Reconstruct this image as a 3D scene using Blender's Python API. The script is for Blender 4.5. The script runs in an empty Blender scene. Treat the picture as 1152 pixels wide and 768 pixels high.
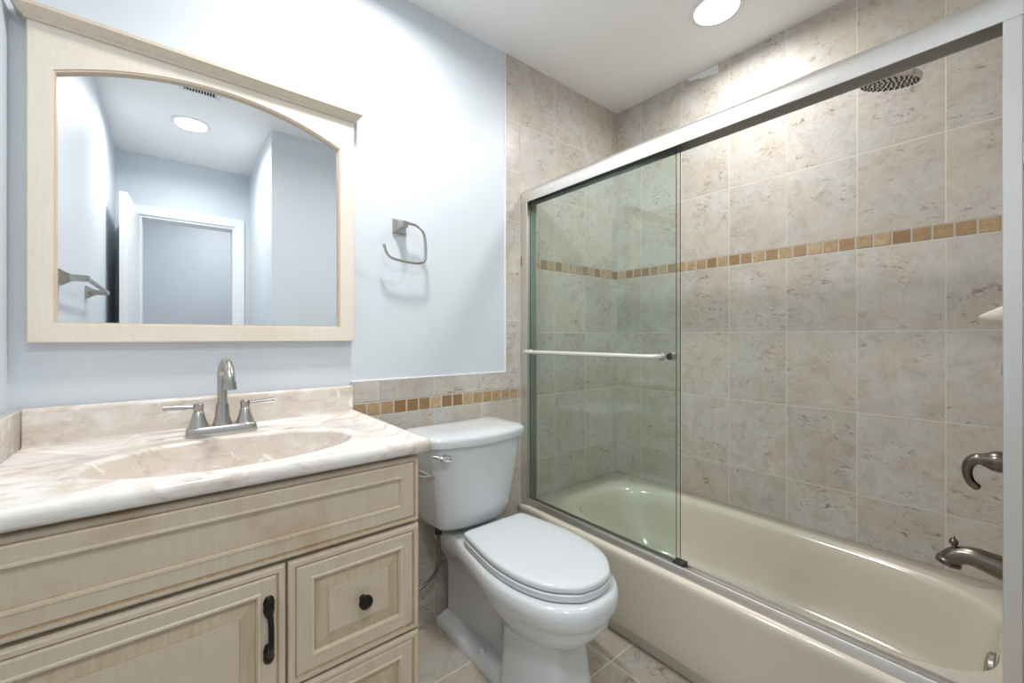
import bpy, bmesh, math, random
from mathutils import Vector, Matrix
random.seed(7)
R = math.radians
scene = bpy.context.scene
COL = scene.collection

# ------------------------------------------------------------------ camera
cam_data = bpy.data.cameras.new('camera')
cam = bpy.data.objects.new('camera', cam_data); COL.objects.link(cam)
cam.location = (-2.0, -1.468, 1.187)
cam.rotation_euler = (R(90), 0, -R(38.876))
cam_data.sensor_fit = 'HORIZONTAL'; cam_data.sensor_width = 36.0
cam_data.lens = 36.0 * 468.4 / 1152
cam_data.shift_x = (576 - 568.83) / 1152
cam_data.shift_y = -(384 - 379.38) / 1152
cam_data.clip_start = 0.02
scene.camera = cam

# ------------------------------------------------------------------ light levels
world = bpy.data.worlds.new('world'); scene.world = world
world.use_nodes = True
bgn = world.node_tree.nodes['Background']
bgn.inputs[0].default_value = (0.8, 0.88, 1.0, 1); bgn.inputs[1].default_value = 0.3
scene.view_settings.view_transform = 'Standard'
scene.view_settings.look = 'None'
scene.view_settings.gamma = 1
scene.view_settings.use_curve_mapping = False
scene.view_settings.exposure = 0.04
DOWNLIGHT_W = {'tub': 7.0, 'entry': 10.0, 'vanity': 12.0}
LAMP_COL = (1.0, 0.985, 0.965)
HALL_W = 8.0

FZ = 0.08           # finished floor level
CEIL = 2.47
XL, XR = -2.29, 0.0
Y_END = -1.475      # painted face of the wall at the tub's foot
X_NIB = -1.511      # its free corner
Y_FAR = -2.43       # wall with the door

# ------------------------------------------------------------------ materials
class NT:
    def __init__(s, name):
        s.m = bpy.data.materials.new(name); s.m.use_nodes = True
        s.t = s.m.node_tree; s.b = s.t.nodes['Principled BSDF']
        s.out = s.t.nodes['Material Output']
    def n(s, typ, **kw):
        nd = s.t.nodes.new(typ)
        for k, v in kw.items(): setattr(nd, k, v)
        return nd
    def l(s, a, b): s.t.links.new(a, b)
    def val(s, inp, v):
        if hasattr(v, 'is_output'): s.l(v, inp)
        else: inp.default_value = v
    def math(s, op, a, b=0.0, c=None, clamp=False):
        nd = s.n('ShaderNodeMath', operation=op, use_clamp=clamp)
        s.val(nd.inputs[0], a); s.val(nd.inputs[1], b)
        if c is not None: s.val(nd.inputs[2], c)
        return nd.outputs[0]
    def mix(s, f, a, b):
        nd = s.n('ShaderNodeMix', data_type='RGBA')
        s.val(nd.inputs[0], f); s.val(nd.inputs[6], col(a)); s.val(nd.inputs[7], col(b))
        return nd.outputs[2]
    def noise(s, vec, scale, detail=4.0, rough=0.55, dist=0.0):
        nd = s.n('ShaderNodeTexNoise')
        if vec is not None: s.l(vec, nd.inputs['Vector'])
        nd.inputs['Scale'].default_value = scale; nd.inputs['Detail'].default_value = detail
        nd.inputs['Roughness'].default_value = rough; nd.inputs['Distortion'].default_value = dist
        return nd.outputs[0]
    def ramp(s, f, lo, hi):
        nd = s.n('ShaderNodeMapRange', interpolation_type='SMOOTHSTEP')
        s.val(nd.inputs[0], f); nd.inputs[1].default_value = lo; nd.inputs[2].default_value = hi
        return nd.outputs[0]
    def bump(s, h, strength=0.3, dist=0.002):
        nd = s.n('ShaderNodeBump'); s.l(h, nd.inputs['Height'])
        nd.inputs['Strength'].default_value = strength; nd.inputs['Distance'].default_value = dist
        s.l(nd.outputs[0], s.b.inputs['Normal'])
    def obj(s): return s.n('ShaderNodeTexCoord').outputs['Object']

def col(c):
    if hasattr(c, 'is_output'): return c
    return (c[0], c[1], c[2], 1.0)

def srgb(r, g, b):
    f = lambda v: (v / 255 / 12.92) if v / 255 <= .04045 else ((v / 255 + .055) / 1.055) ** 2.4
    return (f(r), f(g), f(b))

def plain(name, c, rough=0.5, metal=0.0, spec=0.5, coat=0.0, var=0.0, vscale=8.0, bump=0.0, bscale=200.0):
    k = NT(name)
    k.b.inputs['Roughness'].default_value = rough
    k.b.inputs['Metallic'].default_value = metal
    k.b.inputs['Specular IOR Level'].default_value = spec
    k.b.inputs['Coat Weight'].default_value = coat
    k.b.inputs['Coat Roughness'].default_value = 0.05
    v = k.obj()
    f = k.noise(v, vscale, 3.0)
    lo = tuple(x * (1 - var) for x in c); hi = tuple(min(1, x * (1 + var)) for x in c)
    k.l(k.mix(f, lo, hi), k.b.inputs['Base Color'])
    if bump > 0:
        k.bump(k.noise(v, bscale, 2.0), bump, 0.001)
    return k.m

def tile_mat(name, axis, u0, v0, w, h, gw=0.0035, base=(0.58, 0.54, 0.495), rough=0.32, seed=0.0, vaxis='Z'):
    k = NT(name)
    o = k.obj()
    sp = k.n('ShaderNodeSeparateXYZ'); k.l(o, sp.inputs[0])
    u = k.math('DIVIDE', k.math('SUBTRACT', sp.outputs[axis], u0), w)
    v = k.math('DIVIDE', k.math('SUBTRACT', sp.outputs[vaxis], v0), h)
    def edge(t, size):
        f = k.math('FRACT', t)
        return k.math('MULTIPLY', k.math('MINIMUM', f, k.math('SUBTRACT', 1.0, f)), size)
    d = k.math('MINIMUM', edge(u, w), edge(v, h))
    grout = k.math('SUBTRACT', 1.0, k.ramp(d, gw * 0.35, gw * 0.65))
    cmb = k.n('ShaderNodeCombineXYZ')
    k.l(k.math('FLOOR', u), cmb.inputs[0]); k.l(k.math('FLOOR', v), cmb.inputs[1]); cmb.inputs[2].default_value = seed
    wn = k.n('ShaderNodeTexWhiteNoise', noise_dimensions='3D'); k.l(cmb.outputs[0], wn.inputs['Vector'])
    vm = k.n('ShaderNodeVectorMath', operation='MULTIPLY_ADD')
    k.l(wn.outputs['Color'], vm.inputs[0]); vm.inputs[1].default_value = (9, 9, 9); k.l(o, vm.inputs[2])
    p = vm.outputs[0]
    big = k.noise(p, 5.5, 5.0, 0.6, 0.6)
    mid = k.noise(p, 17.0, 6.0, 0.65, 0.8)
    fine = k.noise(p, 70.0, 3.0, 0.6)
    gray = tuple(x * f for x, f in zip(base, (0.98, 1.02, 1.06)))
    tan = tuple(x * f for x, f in zip(base, (0.99, 0.94, 0.87)))
    c = k.mix(k.ramp(big, 0.36, 0.64), gray, tan)
    c = k.mix(k.math('MULTIPLY', k.ramp(mid, 0.48, 0.68), 0.5), c, tuple(x * f for x, f in zip(base, (0.74, 0.66, 0.55))))
    c = k.mix(k.math('MULTIPLY', k.ramp(mid, 0.50, 0.22), 0.45), c, tuple(min(1, x * f) for x, f in zip(base, (1.25, 1.28, 1.3))))
    # rusty pitted streaks of the glaze
    st = k.n('ShaderNodeMapping'); st.inputs['Scale'].default_value = (1.0, 1.0, 1.9); st.inputs['Rotation'].default_value = (0.5, 0.4, 0)
    k.l(p, st.inputs[0])
    sn = k.noise(st.outputs[0], 30.0, 8.0, 0.78, 1.0)
    zone = k.ramp(k.noise(p, 7.0, 2.0, 0.5), 0.44, 0.60)
    spots = k.math('MULTIPLY', k.ramp(sn, 0.54, 0.64), zone)
    c = k.mix(k.math('MULTIPLY', spots, 0.9), c, (0.235, 0.155, 0.09))
    c = k.mix(k.math('MULTIPLY', k.ramp(fine, 0.45, 0.75), 0.28), c, tuple(x * 0.7 for x in base))
    tone = k.math('MULTIPLY_ADD', wn.outputs['Value'], 0.14, 0.93)
    hs = k.n('ShaderNodeHueSaturation'); k.l(c, hs.inputs['Color']); k.l(tone, hs.inputs['Value'])
    c = k.mix(grout, hs.outputs[0], (0.70, 0.655, 0.58))
    k.l(c, k.b.inputs['Base Color'])
    k.l(k.math('MULTIPLY_ADD', grout, 0.5, rough), k.b.inputs['Roughness'])
    hgt = k.math('ADD', k.math('MULTIPLY', grout, -1.0), k.math('MULTIPLY', mid, 0.25))
    k.bump(hgt, 0.35, 0.0015)
    return k.m

def mosaic_mat(name, axis, u0, pitch, seed):
    k = NT(name); o = k.obj()
    sp = k.n('ShaderNodeSeparateXYZ'); k.l(o, sp.inputs[0])
    t = k.math('FLOOR', k.math('DIVIDE', k.math('SUBTRACT', sp.outputs[axis], u0), pitch))
    cmb = k.n('ShaderNodeCombineXYZ'); k.l(t, cmb.inputs[0]); cmb.inputs[1].default_value = seed
    wn = k.n('ShaderNodeTexWhiteNoise', noise_dimensions='3D'); k.l(cmb.outputs[0], wn.inputs['Vector'])
    n1 = k.noise(o, 55.0, 5.0, 0.65, 0.7)
    c = k.mix(wn.outputs['Value'], (0.30, 0.165, 0.065), (0.62, 0.46, 0.275))
    c = k.mix(k.ramp(n1, 0.38, 0.62), k.mix(0.35, c, (0.20, 0.11, 0.04)), c)
    c = k.mix(k.ramp(k.noise(o, 130.0, 3.0), 0.6, 0.75), c, (0.19, 0.11, 0.05))
    k.l(c, k.b.inputs['Base Color']); k.b.inputs['Roughness'].default_value = 0.45
    k.bump(n1, 0.4, 0.002)
    return k.m

def marble_mat(name, lo=0.40, hi=0.66, tan=(0.68, 0.575, 0.49), streak=0.45):
    k = NT(name); o = k.obj()
    mp = k.n('ShaderNodeMapping'); mp.inputs['Rotation'].default_value = (0, 0, R(28)); mp.inputs['Scale'].default_value = (1.0, 2.6, 2.0)
    k.l(o, mp.inputs[0]); p = mp.outputs[0]
    n1 = k.noise(p, 4.2, 6.0, 0.6, 1.6)
    n2 = k.noise(p, 8.5, 7.0, 0.62, 2.4)
    n3 = k.noise(p, 3.0, 5.0, 0.55, 2.0)
    c = k.mix(k.ramp(n1, lo, hi), (0.82, 0.80, 0.77), tan)
    c = k.mix(k.math('MULTIPLY', k.ramp(n2, 0.57, 0.70), streak), c, (0.50, 0.36, 0.275))
    vein = k.ramp(k.math('ABSOLUTE', k.math('SUBTRACT', n3, 0.56)), 0.03, 0.0)
    c = k.mix(k.math('MULTIPLY', vein, k.math('MULTIPLY', k.ramp(n1, hi - 0.2, hi), streak)), c, (0.26, 0.20, 0.17))
    c = k.mix(k.math('MULTIPLY', k.ramp(n2, 0.44, 0.30), 0.8), c, (0.90, 0.89, 0.87))
    k.l(c, k.b.inputs['Base Color'])
    k.b.inputs['Roughness'].default_value = 0.18
    return k.m

def wood_mat(name, c1, c2, stain, rough=0.45, grain=(9, 9, 0.9), amount=0.55):
    k = NT(name); o = k.obj()
    mp = k.n('ShaderNodeMapping'); mp.inputs['Scale'].default_value = grain; k.l(o, mp.inputs[0])
    g = k.noise(mp.outputs[0], 14.0, 4.0, 0.6, 0.4)
    b = k.noise(o, 6.0, 4.0, 0.6, 0.5)
    c = k.mix(k.ramp(g, 0.3, 0.7), c1, c2)
    c = k.mix(k.math('MULTIPLY', k.ramp(b, 0.52, 0.72), amount), c, stain)
    k.l(c, k.b.inputs['Base Color']); k.b.inputs['Roughness'].default_value = rough
    k.bump(g, 0.03, 0.0005)
    return k.m

def glass_mat(name, tint):
    k = NT(name)
    tr = k.n('ShaderNodeBsdfTransparent'); tr.inputs[0].default_value = (*tint, 1)
    gl = k.n('ShaderNodeBsdfGlossy'); gl.inputs['Roughness'].default_value = 0.0; gl.inputs[0].default_value = (1, 1, 1, 1)
    fr = k.n('ShaderNodeFresnel'); fr.inputs[0].default_value = 1.5
    ge = k.n('ShaderNodeNewGeometry')
    f = k.math('MULTIPLY', fr.outputs[0], k.math('SUBTRACT', 1.0, ge.outputs['Backfacing']))
    mx = k.n('ShaderNodeMixShader'); k.l(f, mx.inputs[0]); k.l(tr.outputs[0], mx.inputs[1]); k.l(gl.outputs[0], mx.inputs[2])
    k.l(mx.outputs[0], k.out.inputs[0])
    return k.m

def emit_mat(name, c, s):
    k = NT(name)
    k.b.inputs['Base Color'].default_value = (0.9, 0.9, 0.9, 1)
    k.b.inputs['Emission Color'].default_value = (*c, 1); k.b.inputs['Emission Strength'].default_value = s
    return k.m

M = {}
M['paint'] = plain('blue_grey_wall_paint', (0.68, 0.735, 0.79), 0.42, var=0.015, bump=0.03, bscale=90)
M['ceiling'] = plain('ceiling_paint', (0.92, 0.925, 0.93), 0.7, var=0.01)
M['white_trim'] = plain('white_trim_paint', (0.82, 0.84, 0.86), 0.3, var=0.01)
M['caulk'] = plain('white_caulk', (0.85, 0.85, 0.84), 0.4, var=0.02)
M['grout'] = plain('cream_grout', (0.70, 0.655, 0.58), 0.8, var=0.05)
M['porcelain'] = plain('white_porcelain', (0.70, 0.73, 0.755), 0.09, coat=0.5, var=0.005)
M['seat_plastic'] = plain('white_seat_plastic', (0.70, 0.735, 0.77), 0.22, var=0.005)
M['almond'] = plain('almond_enamel', (0.685, 0.63, 0.53), 0.14, coat=0.5, var=0.01)
M['nickel'] = plain('brushed_nickel', (0.47, 0.455, 0.43), 0.25, metal=1.0, var=0.04, vscale=60)
M['frame_nickel'] = plain('satin_nickel_frame', (0.76, 0.735, 0.705), 0.42, metal=1.0, var=0.03, vscale=40)
M['dark_nickel'] = plain('antique_pewter', (0.19, 0.17, 0.145), 0.26, metal=1.0, var=0.06, vscale=50)
M['chrome'] = plain('chrome', (0.78, 0.78, 0.78), 0.08, metal=1.0, var=0.01)
M['bronze'] = plain('oil_rubbed_bronze', (0.022, 0.015, 0.011), 0.3, metal=0.6, var=0.2, vscale=90)
M['rubber'] = plain('dark_rubber', (0.03, 0.03, 0.028), 0.6, var=0.1)
M['grey_plastic'] = plain('grey_bumper_plastic', (0.30, 0.34, 0.38), 0.5, var=0.03)
M['steel_braid'] = plain('braided_steel', (0.20, 0.20, 0.20), 0.42, metal=0.7, var=0.25, vscale=300, bump=0.5, bscale=500)
M['mirror'] = plain('mirror_silver', (0.90, 0.92, 0.925), 0.0, metal=1.0)
M['cabinet'] = wood_mat('antique_cream_paint', (0.62, 0.52, 0.395), (0.65, 0.555, 0.435), (0.50, 0.345, 0.21), 0.42, amount=0.6)
M['glaze'] = wood_mat('brown_glaze_in_groove', (0.44, 0.30, 0.17), (0.52, 0.38, 0.24), (0.31, 0.19, 0.095), 0.5)
M['wash'] = wood_mat('glaze_washed_bevel', (0.54, 0.42, 0.285), (0.61, 0.50, 0.37), (0.43, 0.285, 0.16), 0.45, amount=0.7)
M['bead'] = wood_mat('rubbed_cream_bead', (0.66, 0.555, 0.41), (0.71, 0.615, 0.475), (0.56, 0.41, 0.26), 0.4)
M['frame_wood'] = wood_mat('cream_mirror_frame_paint', (0.79, 0.72, 0.625), (0.82, 0.76, 0.67), (0.75, 0.64, 0.51), 0.42, amount=0.5)
M['crown_wood'] = wood_mat('cream_crown_paint', (0.66, 0.57, 0.465), (0.70, 0.61, 0.505), (0.56, 0.44, 0.32), 0.42)
M['frame_bead'] = wood_mat('tan_frame_rebate', (0.66, 0.54, 0.42), (0.70, 0.58, 0.46), (0.56, 0.42, 0.29), 0.45)
M['dark_gap'] = plain('cabinet_carcass_shadow_brown', (0.16, 0.11, 0.065), 0.7, var=0.1)
M['marble'] = marble_mat('cultured_marble', 0.42, 0.68)
M['marble_tan'] = marble_mat('cultured_marble_swirl_and_shade', 0.26, 0.56, (0.69, 0.605, 0.53), 0.22)  # pinker swirl for the basin; on the splashes the tan paints in shade
M['glass'] = glass_mat('shower_glass', (0.935, 0.965, 0.95))
M['glass_edge'] = plain('green_glass_edge', (0.07, 0.12, 0.10), 0.1, spec=0.8)
M['lamp'] = emit_mat('lamp_diffuser', LAMP_COL, 9.0)
M['ceramic_cream'] = plain('cream_ceramic', (0.74, 0.69, 0.60), 0.15, coat=0.4, var=0.03)
TW, TH = 0.2286, 0.3048
MB_Z, MT_Z = 1.516, 1.565          # mosaic band of the shower
WB_Z, WT_Z, CAP_Z = 0.906, 0.956, 1.031   # wainscot mosaic band and cap

# ------------------------------------------------------------------ mesh helpers
class B:
    def __init__(s): s.bm = bmesh.new(); s.mi = 0; s.smooth = True
    def face(s, vs, mi=None):
        try: f = s.bm.faces.new(vs)
        except ValueError: return None
        f.material_index = s.mi if mi is None else mi
        f.smooth = s.smooth
        return f
    def box(s, x0, x1, y0, y1, z0, z1, bevel=0.0, seg=2, mi=None):
        x0, x1 = min(x0, x1), max(x0, x1); y0, y1 = min(y0, y1), max(y0, y1); z0, z1 = min(z0, z1), max(z0, z1)
        P = [(x0,y0,z0),(x1,y0,z0),(x1,y1,z0),(x0,y1,z0),(x0,y0,z1),(x1,y0,z1),(x1,y1,z1),(x0,y1,z1)]
        v = [s.bm.verts.new(p) for p in P]
        fs = [s.face([v[i] for i in q], mi) for q in ((0,3,2,1),(4,5,6,7),(0,1,5,4),(1,2,6,5),(2,3,7,6),(3,0,4,7))]
        if bevel > 0:
            es = list({e for f in fs for e in f.edges})
            bmesh.ops.bevel(s.bm, geom=es, offset=bevel, segments=seg, profile=0.5, affect='EDGES')
        return v
    def rings(s, rings, closed=True, cap0=False, cap1=False, mats=None):
        vr = [[s.bm.verts.new(p) for p in r] for r in rings]
        n = len(vr[0])
        for i in range(len(vr) - 1):
            m = mats[i] if mats else None
            for j in range(n if closed else n - 1):
                k = (j + 1) % n
                s.face([vr[i][j], vr[i][k], vr[i+1][k], vr[i+1][j]], m)
        if cap0: s.face(list(reversed(vr[0])), mats[0] if mats else None)
        if cap1: s.face(vr[-1], mats[-1] if mats else None)
        return vr
    def tube(s, pts, r, n=16, caps=True, square=False, scale2=None):
        pts = [Vector(p) for p in pts]
        rr = r if isinstance(r, (list, tuple)) else [r] * len(pts)
        T = []
        for i in range(len(pts)):
            a = pts[max(0, i-1)]; b = pts[min(len(pts)-1, i+1)]
            T.append((b - a).normalized())
        up = Vector((0,0,1)) if abs(T[0].z) < 0.9 else Vector((1,0,0))
        nrm = (up - T[0] * up.dot(T[0])).normalized()
        out = []
        for i, p in enumerate(pts):
            if i > 0:
                q = T[i-1].rotation_difference(T[i]); nrm = q @ nrm
                nrm = (nrm - T[i] * nrm.dot(T[i])).normalized()
            bi = T[i].cross(nrm)
            k2 = (scale2[i] if scale2 else 1.0)
            out.append([p + (nrm * math.cos(2*math.pi*j/n) + bi * math.sin(2*math.pi*j/n) * k2) * rr[i] for j in range(n)])
        s.rings(out, True, caps, caps)
    def lathe(s, o, axis, prof, n=32, capa=True, capb=True):
        # prof: (distance along axis, radius)
        o = Vector(o); a = Vector(axis).normalized()
        u = a.orthogonal().normalized(); w = a.cross(u)
        rg = [[o + a*d + (u*math.cos(2*math.pi*j/n) + w*math.sin(2*math.pi*j/n))*max(r, 1e-4) for j in range(n)] for d, r in prof]
        s.rings(rg, True, capa, capb)
    def extrude_poly(s, poly, axis, a, b, mi=None):
        # poly: list of 2D points in the two other axes (x,y,z order), extruded from a to b along axis
        def P(p, t):
            q = list(p); q.insert('xyz'.index(axis), t); return q
        s.rings([[P(p, a) for p in poly], [P(p, b) for p in poly]], True, True, True)
    def build(s, name, mats, parent=None, auto=35, loc=None):
        bmesh.ops.remove_doubles(s.bm, verts=s.bm.verts, dist=1e-6)
        bmesh.ops.recalc_face_normals(s.bm, faces=s.bm.faces)
        me = bpy.data.meshes.new(name)
        if loc is None and parent is not None and parent.type == 'EMPTY': loc = None
        s.bm.to_mesh(me); s.bm.free()
        for m in (mats if isinstance(mats, (list, tuple)) else [mats]): me.materials.append(M[m] if isinstance(m, str) else m)
        if auto: me.set_sharp_from_angle(angle=R(auto))
        o = bpy.data.objects.new(name, me); COL.objects.link(o)
        if parent is not None:
            o.parent = parent
            o.matrix_parent_inverse = Matrix.Translation(-world_loc(parent))
        return o

def world_loc(o):
    # only translations are used above parts, so sum them
    v = Vector(o.location)
    if o.parent is not None:
        v = v + world_loc(o.parent) + o.matrix_parent_inverse.translation
    return v

def thing(name, label, cat, loc, group=None):
    o = bpy.data.objects.new(name, None); COL.objects.link(o)
    o.location = loc; o.empty_display_size = 0.05
    o['label'] = label; o['category'] = cat
    if group: o['group'] = group
    return o

def tag(o, label, cat, group=None):
    o['label'] = label; o['category'] = cat
    if group: o['group'] = group
    return o

def struct(o, label=None):
    o['kind'] = 'structure'
    if label: o['label'] = label
    return o

def copy_tree(o, parent=None, delta=None):
    c = o.copy(); COL.objects.link(c)
    if parent is not None: c.parent = parent
    for ch in list(o.children): copy_tree(ch, c)
    return c

def catmull(pts, per=8):
    pts = [Vector(p) for p in pts]
    out = []
    for i in range(len(pts) - 1):
        p0 = pts[max(0, i-1)]; p1 = pts[i]; p2 = pts[i+1]; p3 = pts[min(len(pts)-1, i+2)]
        for k in range(per):
            t = k / per
            out.append(0.5 * ((2*p1) + (p2-p0)*t + (2*p0-5*p1+4*p2-p3)*t*t + (3*p1-p0-3*p2+p3)*t**3))
    out.append(pts[-1])
    return out

# ------------------------------------------------------------------ room shell
# floor
k = B(); k.box(XL - 0.1, 0.1, -3.7, 0.1, FZ - 0.1, FZ)
M['floor'] = tile_mat('floor_tile', 'X', -0.828, -0.287, 0.2985, 0.2985, 0.005, (0.52, 0.475, 0.41), 0.4, 5.0, 'Y')
struct(k.build('floor', 'floor'))
# ceiling
k = B(); k.box(XL - 0.1, 0.1, -3.7, 0.1, CEIL, CEIL + 0.1)
struct(k.build('ceiling', 'ceiling'))
# painted walls
k = B(); k.box(XL - 0.1, 0.1, 0.0, 0.1, FZ, CEIL); struct(k.build('wall_back', 'paint'))
k = B(); k.box(XL - 0.1, XL, -3.7, 0.0, FZ, CEIL); struct(k.build('wall_left', 'paint'))
k = B()
k.box(X_NIB, 0.1, Y_END - 0.1, Y_END, FZ, CEIL)
struct(k.build('wall_front', 'paint'))
k = B(); k.box(X_NIB, X_NIB + 0.1, Y_FAR, Y_END - 0.1, FZ, CEIL); struct(k.build('wall_side', 'paint'))
DX0, DX1, DZ1 = -2.168, -1.605, 2.045      # door opening
k = B()
k.box(XL, DX0, Y_FAR - 0.129, Y_FAR, FZ, CEIL); k.box(DX1, X_NIB + 0.1, Y_FAR - 0.129, Y_FAR, FZ, CEIL)
k.box(DX0, DX1, Y_FAR - 0.129, Y_FAR, DZ1, CEIL)
struct(k.build('wall_far', 'paint'))
k = B(); k.box(XL - 0.1, 0.1, -3.8, -3.7, FZ, CEIL); struct(k.build('wall_hall', 'paint'))
k = B(); k.box(-0.9, -0.8, -3.7, Y_FAR, FZ, CEIL); k.box(X_NIB + 0.1, -0.8, Y_FAR - 0.1, Y_FAR, FZ, CEIL); struct(k.build('wall_hall_end', 'paint'))

def mosaic_boxes(k, axis, a, b, u0, pitch, z0, z1, face, depth, mi):
    n0 = math.ceil((a - u0) / pitch - 1e-6) - 1
    g = 0.0022
    t = u0 + n0 * pitch
    while t < b - 1e-6:
        s, e = max(a, t) + g, min(b, t + pitch) - g
        if e - s > 0.004:
            if axis == 'X': k.box(s, e, face, face - depth, z0 + g, z1 - g, 0.0012, 1, mi)
            elif axis == 'Y': k.box(face, face - depth, s, e, z0 + g, z1 - g, 0.0012, 1, mi)
            else: k.box(s, e, face, face + depth, z0 + g, z1 - g, 0.0012, 1, mi)
        t += pitch

# tiled long wall of the shower (face x = 0)
TF = 0.008
M['tile_right_low'] = tile_mat('shower_tile_lower', 'Y', -0.166, MB_Z, TW, TH, seed=1.0)
M['tile_right_up'] = tile_mat('shower_tile_upper', 'Y', -0.166, MT_Z, TW, TH, seed=2.0)
M['mos_right'] = mosaic_mat('travertine_mosaic', 'Y', -0.166, 0.0505, 3.0)
k = B(); k.smooth = False
k.box(0.1, 0.012, -1.575, 0.1, FZ, CEIL, mi=3)
k.box(0.0, 0.012, Y_END + 0.005, 0.0, FZ, MB_Z, mi=0)
k.box(0.0, 0.012, Y_END + 0.005, 0.0, MT_Z, CEIL, mi=1)
k.box(0.002, 0.012, Y_END + 0.005, 0.0, MB_Z, MT_Z, mi=3)
mosaic_boxes(k, 'Y', Y_END + 0.006, -0.001, -0.166, 0.0505, MB_Z, MT_Z, 0.002, 0.003, 2)
# small irregular white patch on one tile, just under the ceiling
vs = [k.bm.verts.new((-0.0006, y, z)) for y, z in ((-0.42, 2.468), (-0.575, 2.468), (-0.575, 2.425), (-0.55, 2.428), (-0.53, 2.436), (-0.50, 2.436), (-0.47, 2.448), (-0.44, 2.452))]
k.face(vs, 4)
struct(k.build('wall_right', ['tile_right_low', 'tile_right_up', 'mos_right', 'grout', 'caulk'], auto=0))

# tiles on the back wall: shower end, bullnose strip, wainscot
M['tile_back_low'] = tile_mat('shower_end_tile_lower', 'X', -0.05, MB_Z, TW, TH, seed=6.0)
M['tile_back_up'] = tile_mat('shower_end_tile_upper', 'X', -0.05, MT_Z, TW, TH, seed=7.0)
M['mos_back'] = mosaic_mat('travertine_mosaic_end', 'X', -0.05, 0.0505, 8.0)
M['tile_strip'] = tile_mat('bullnose_strip_tile', 'X', -0.82 + 0.0, 0.577, 0.0835, TW, seed=9.0)
M['tile_wain'] = tile_mat('wainscot_tile', 'X', -0.041, WB_Z, TW, TH, seed=10.0)
M['tile_cap'] = tile_mat('wainscot_cap_tile', 'X', -0.041, WT_Z, TW, 0.30, seed=11.0)
M['mos_wain'] = mosaic_mat('travertine_mosaic_wainscot', 'X', -0.041, 0.0505, 12.0)
TX = -0.7365; SX = -0.82; WX0 = -1.511
k = B(); k.smooth = False
k.box(TX, 0.0, 0.0, -0.006, FZ, MB_Z, mi=0)
k.box(TX, 0.0, 0.0, -0.006, MT_Z, CEIL, mi=1)
k.box(TX, 0.0, 0.0, -0.004, MB_Z, MT_Z, mi=7)
mosaic_boxes(k, 'X', TX, -0.001, -0.05, 0.0505, MB_Z, MT_Z, -0.004, 0.003, 2)
k.box(SX, TX, 0.0, -0.006, CAP_Z, CEIL, 0.002, 2, mi=3)
k.box(WX0, TX, 0.0, -0.006, FZ, WB_Z, mi=4)
k.box(WX0, TX, 0.0, -0.006, WT_Z, CAP_Z, 0.002, 2, mi=5)
k.box(WX0, TX, 0.0, -0.004, WB_Z, WT_Z, mi=7)
mosaic_boxes(k, 'X', WX0, TX, -0.041, 0.0505, WB_Z, WT_Z, -0.004, 0.003, 6)
struct(k.build('wall_back_tiled', ['tile_back_low', 'tile_back_up', 'mos_back', 'tile_strip', 'tile_wain', 'tile_cap', 'mos_wain', 'grout'], auto=0))

# tiled foot end of the shower (face y = Y_END + .005)
M['tile_end_low'] = tile_mat('shower_foot_tile_lower', 'X', -0.05, MB_Z, TW, TH, seed=13.0)
M['tile_end_up'] = tile_mat('shower_foot_tile_upper', 'X', -0.05, MT_Z, TW, TH, seed=14.0)
M['mos_end'] = mosaic_mat('travertine_mosaic_foot', 'X', -0.05, 0.0505, 15.0)
YE = Y_END + 0.005
k = B(); k.smooth = False
k.box(TX, 0.0, Y_END, YE, FZ, MB_Z, mi=0)
k.box(TX, 0.0, Y_END, YE, MT_Z, CEIL, mi=1)
k.box(TX, 0.0, Y_END, YE - 0.002, MB_Z, MT_Z, mi=3)
mosaic_boxes(k, 'E', TX, -0.001, -0.05, 0.0505, MB_Z, MT_Z, YE - 0.002, 0.003, 2)
struct(k.build('wall_front_tiled', ['tile_end_low', 'tile_end_up', 'mos_end', 'grout'], auto=0))

# caulk line between paint and tile
k = B()
k.box(SX - 0.004, SX + 0.001, 0.0, -0.0065, CAP_Z, CEIL, 0.001, 1)
k.box(WX0, SX + 0.001, 0.0, -0.0065, CAP_Z - 0.001, CAP_Z + 0.004, 0.001, 1)
struct(k.build('trim_1', 'caulk'))

# doorway: casing, jamb lining, leaf
k = B()
cw = 0.062
for px_, sg in ((DX1, 1), (DX0, -1)):
    k.rings([[(px_, Y_FAR, z), (px_, Y_FAR + 0.014, z), (px_ + sg * cw * .5, Y_FAR + 0.018, z + e * .5), (px_ + sg * cw, Y_FAR + 0.018, z + e), (px_ + sg * cw, Y_FAR, z + e)] for z, e in ((FZ, 0.0), (DZ1, cw))], True, True, True)
k.rings([[(x, Y_FAR, DZ1), (x, Y_FAR + 0.014, DZ1), (x + e * .5, Y_FAR + 0.018, DZ1 + cw * .5), (x + e, Y_FAR + 0.018, DZ1 + cw), (x + e, Y_FAR, DZ1 + cw)] for x, e in ((DX0, -cw), (DX1, cw))], True, True, True)
k.box(DX1 - 0.016, DX1 + 0.001, Y_FAR - 0.13, Y_FAR + 0.002, FZ, DZ1 - 0.016)
k.box(DX0 - 0.001, DX0 + 0.016, Y_FAR - 0.13, Y_FAR + 0.002, FZ, DZ1 - 0.016)
k.box(DX0 - 0.001, DX1 + 0.001, Y_FAR - 0.13, Y_FAR + 0.002, DZ1 - 0.016, DZ1 + 0.001)
struct(k.build('trim_2', 'white_trim'))
k = B()
a = Vector((-2.162, Y_FAR + 0.022, 0)); b = Vector((-2.196, -1.875, 0))
d = (b - a).normalized(); nn = Vector((-d.y, d.x, 0)) * 0.035
P = [a, b, b + nn, a + nn]
k.rings([[(p.x, p.y, FZ + 0.012) for p in P], [(p.x, p.y, DZ1 - 0.004) for p in P]], True, True, True)
struct(k.build('door_1', 'white_trim'))
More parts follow.
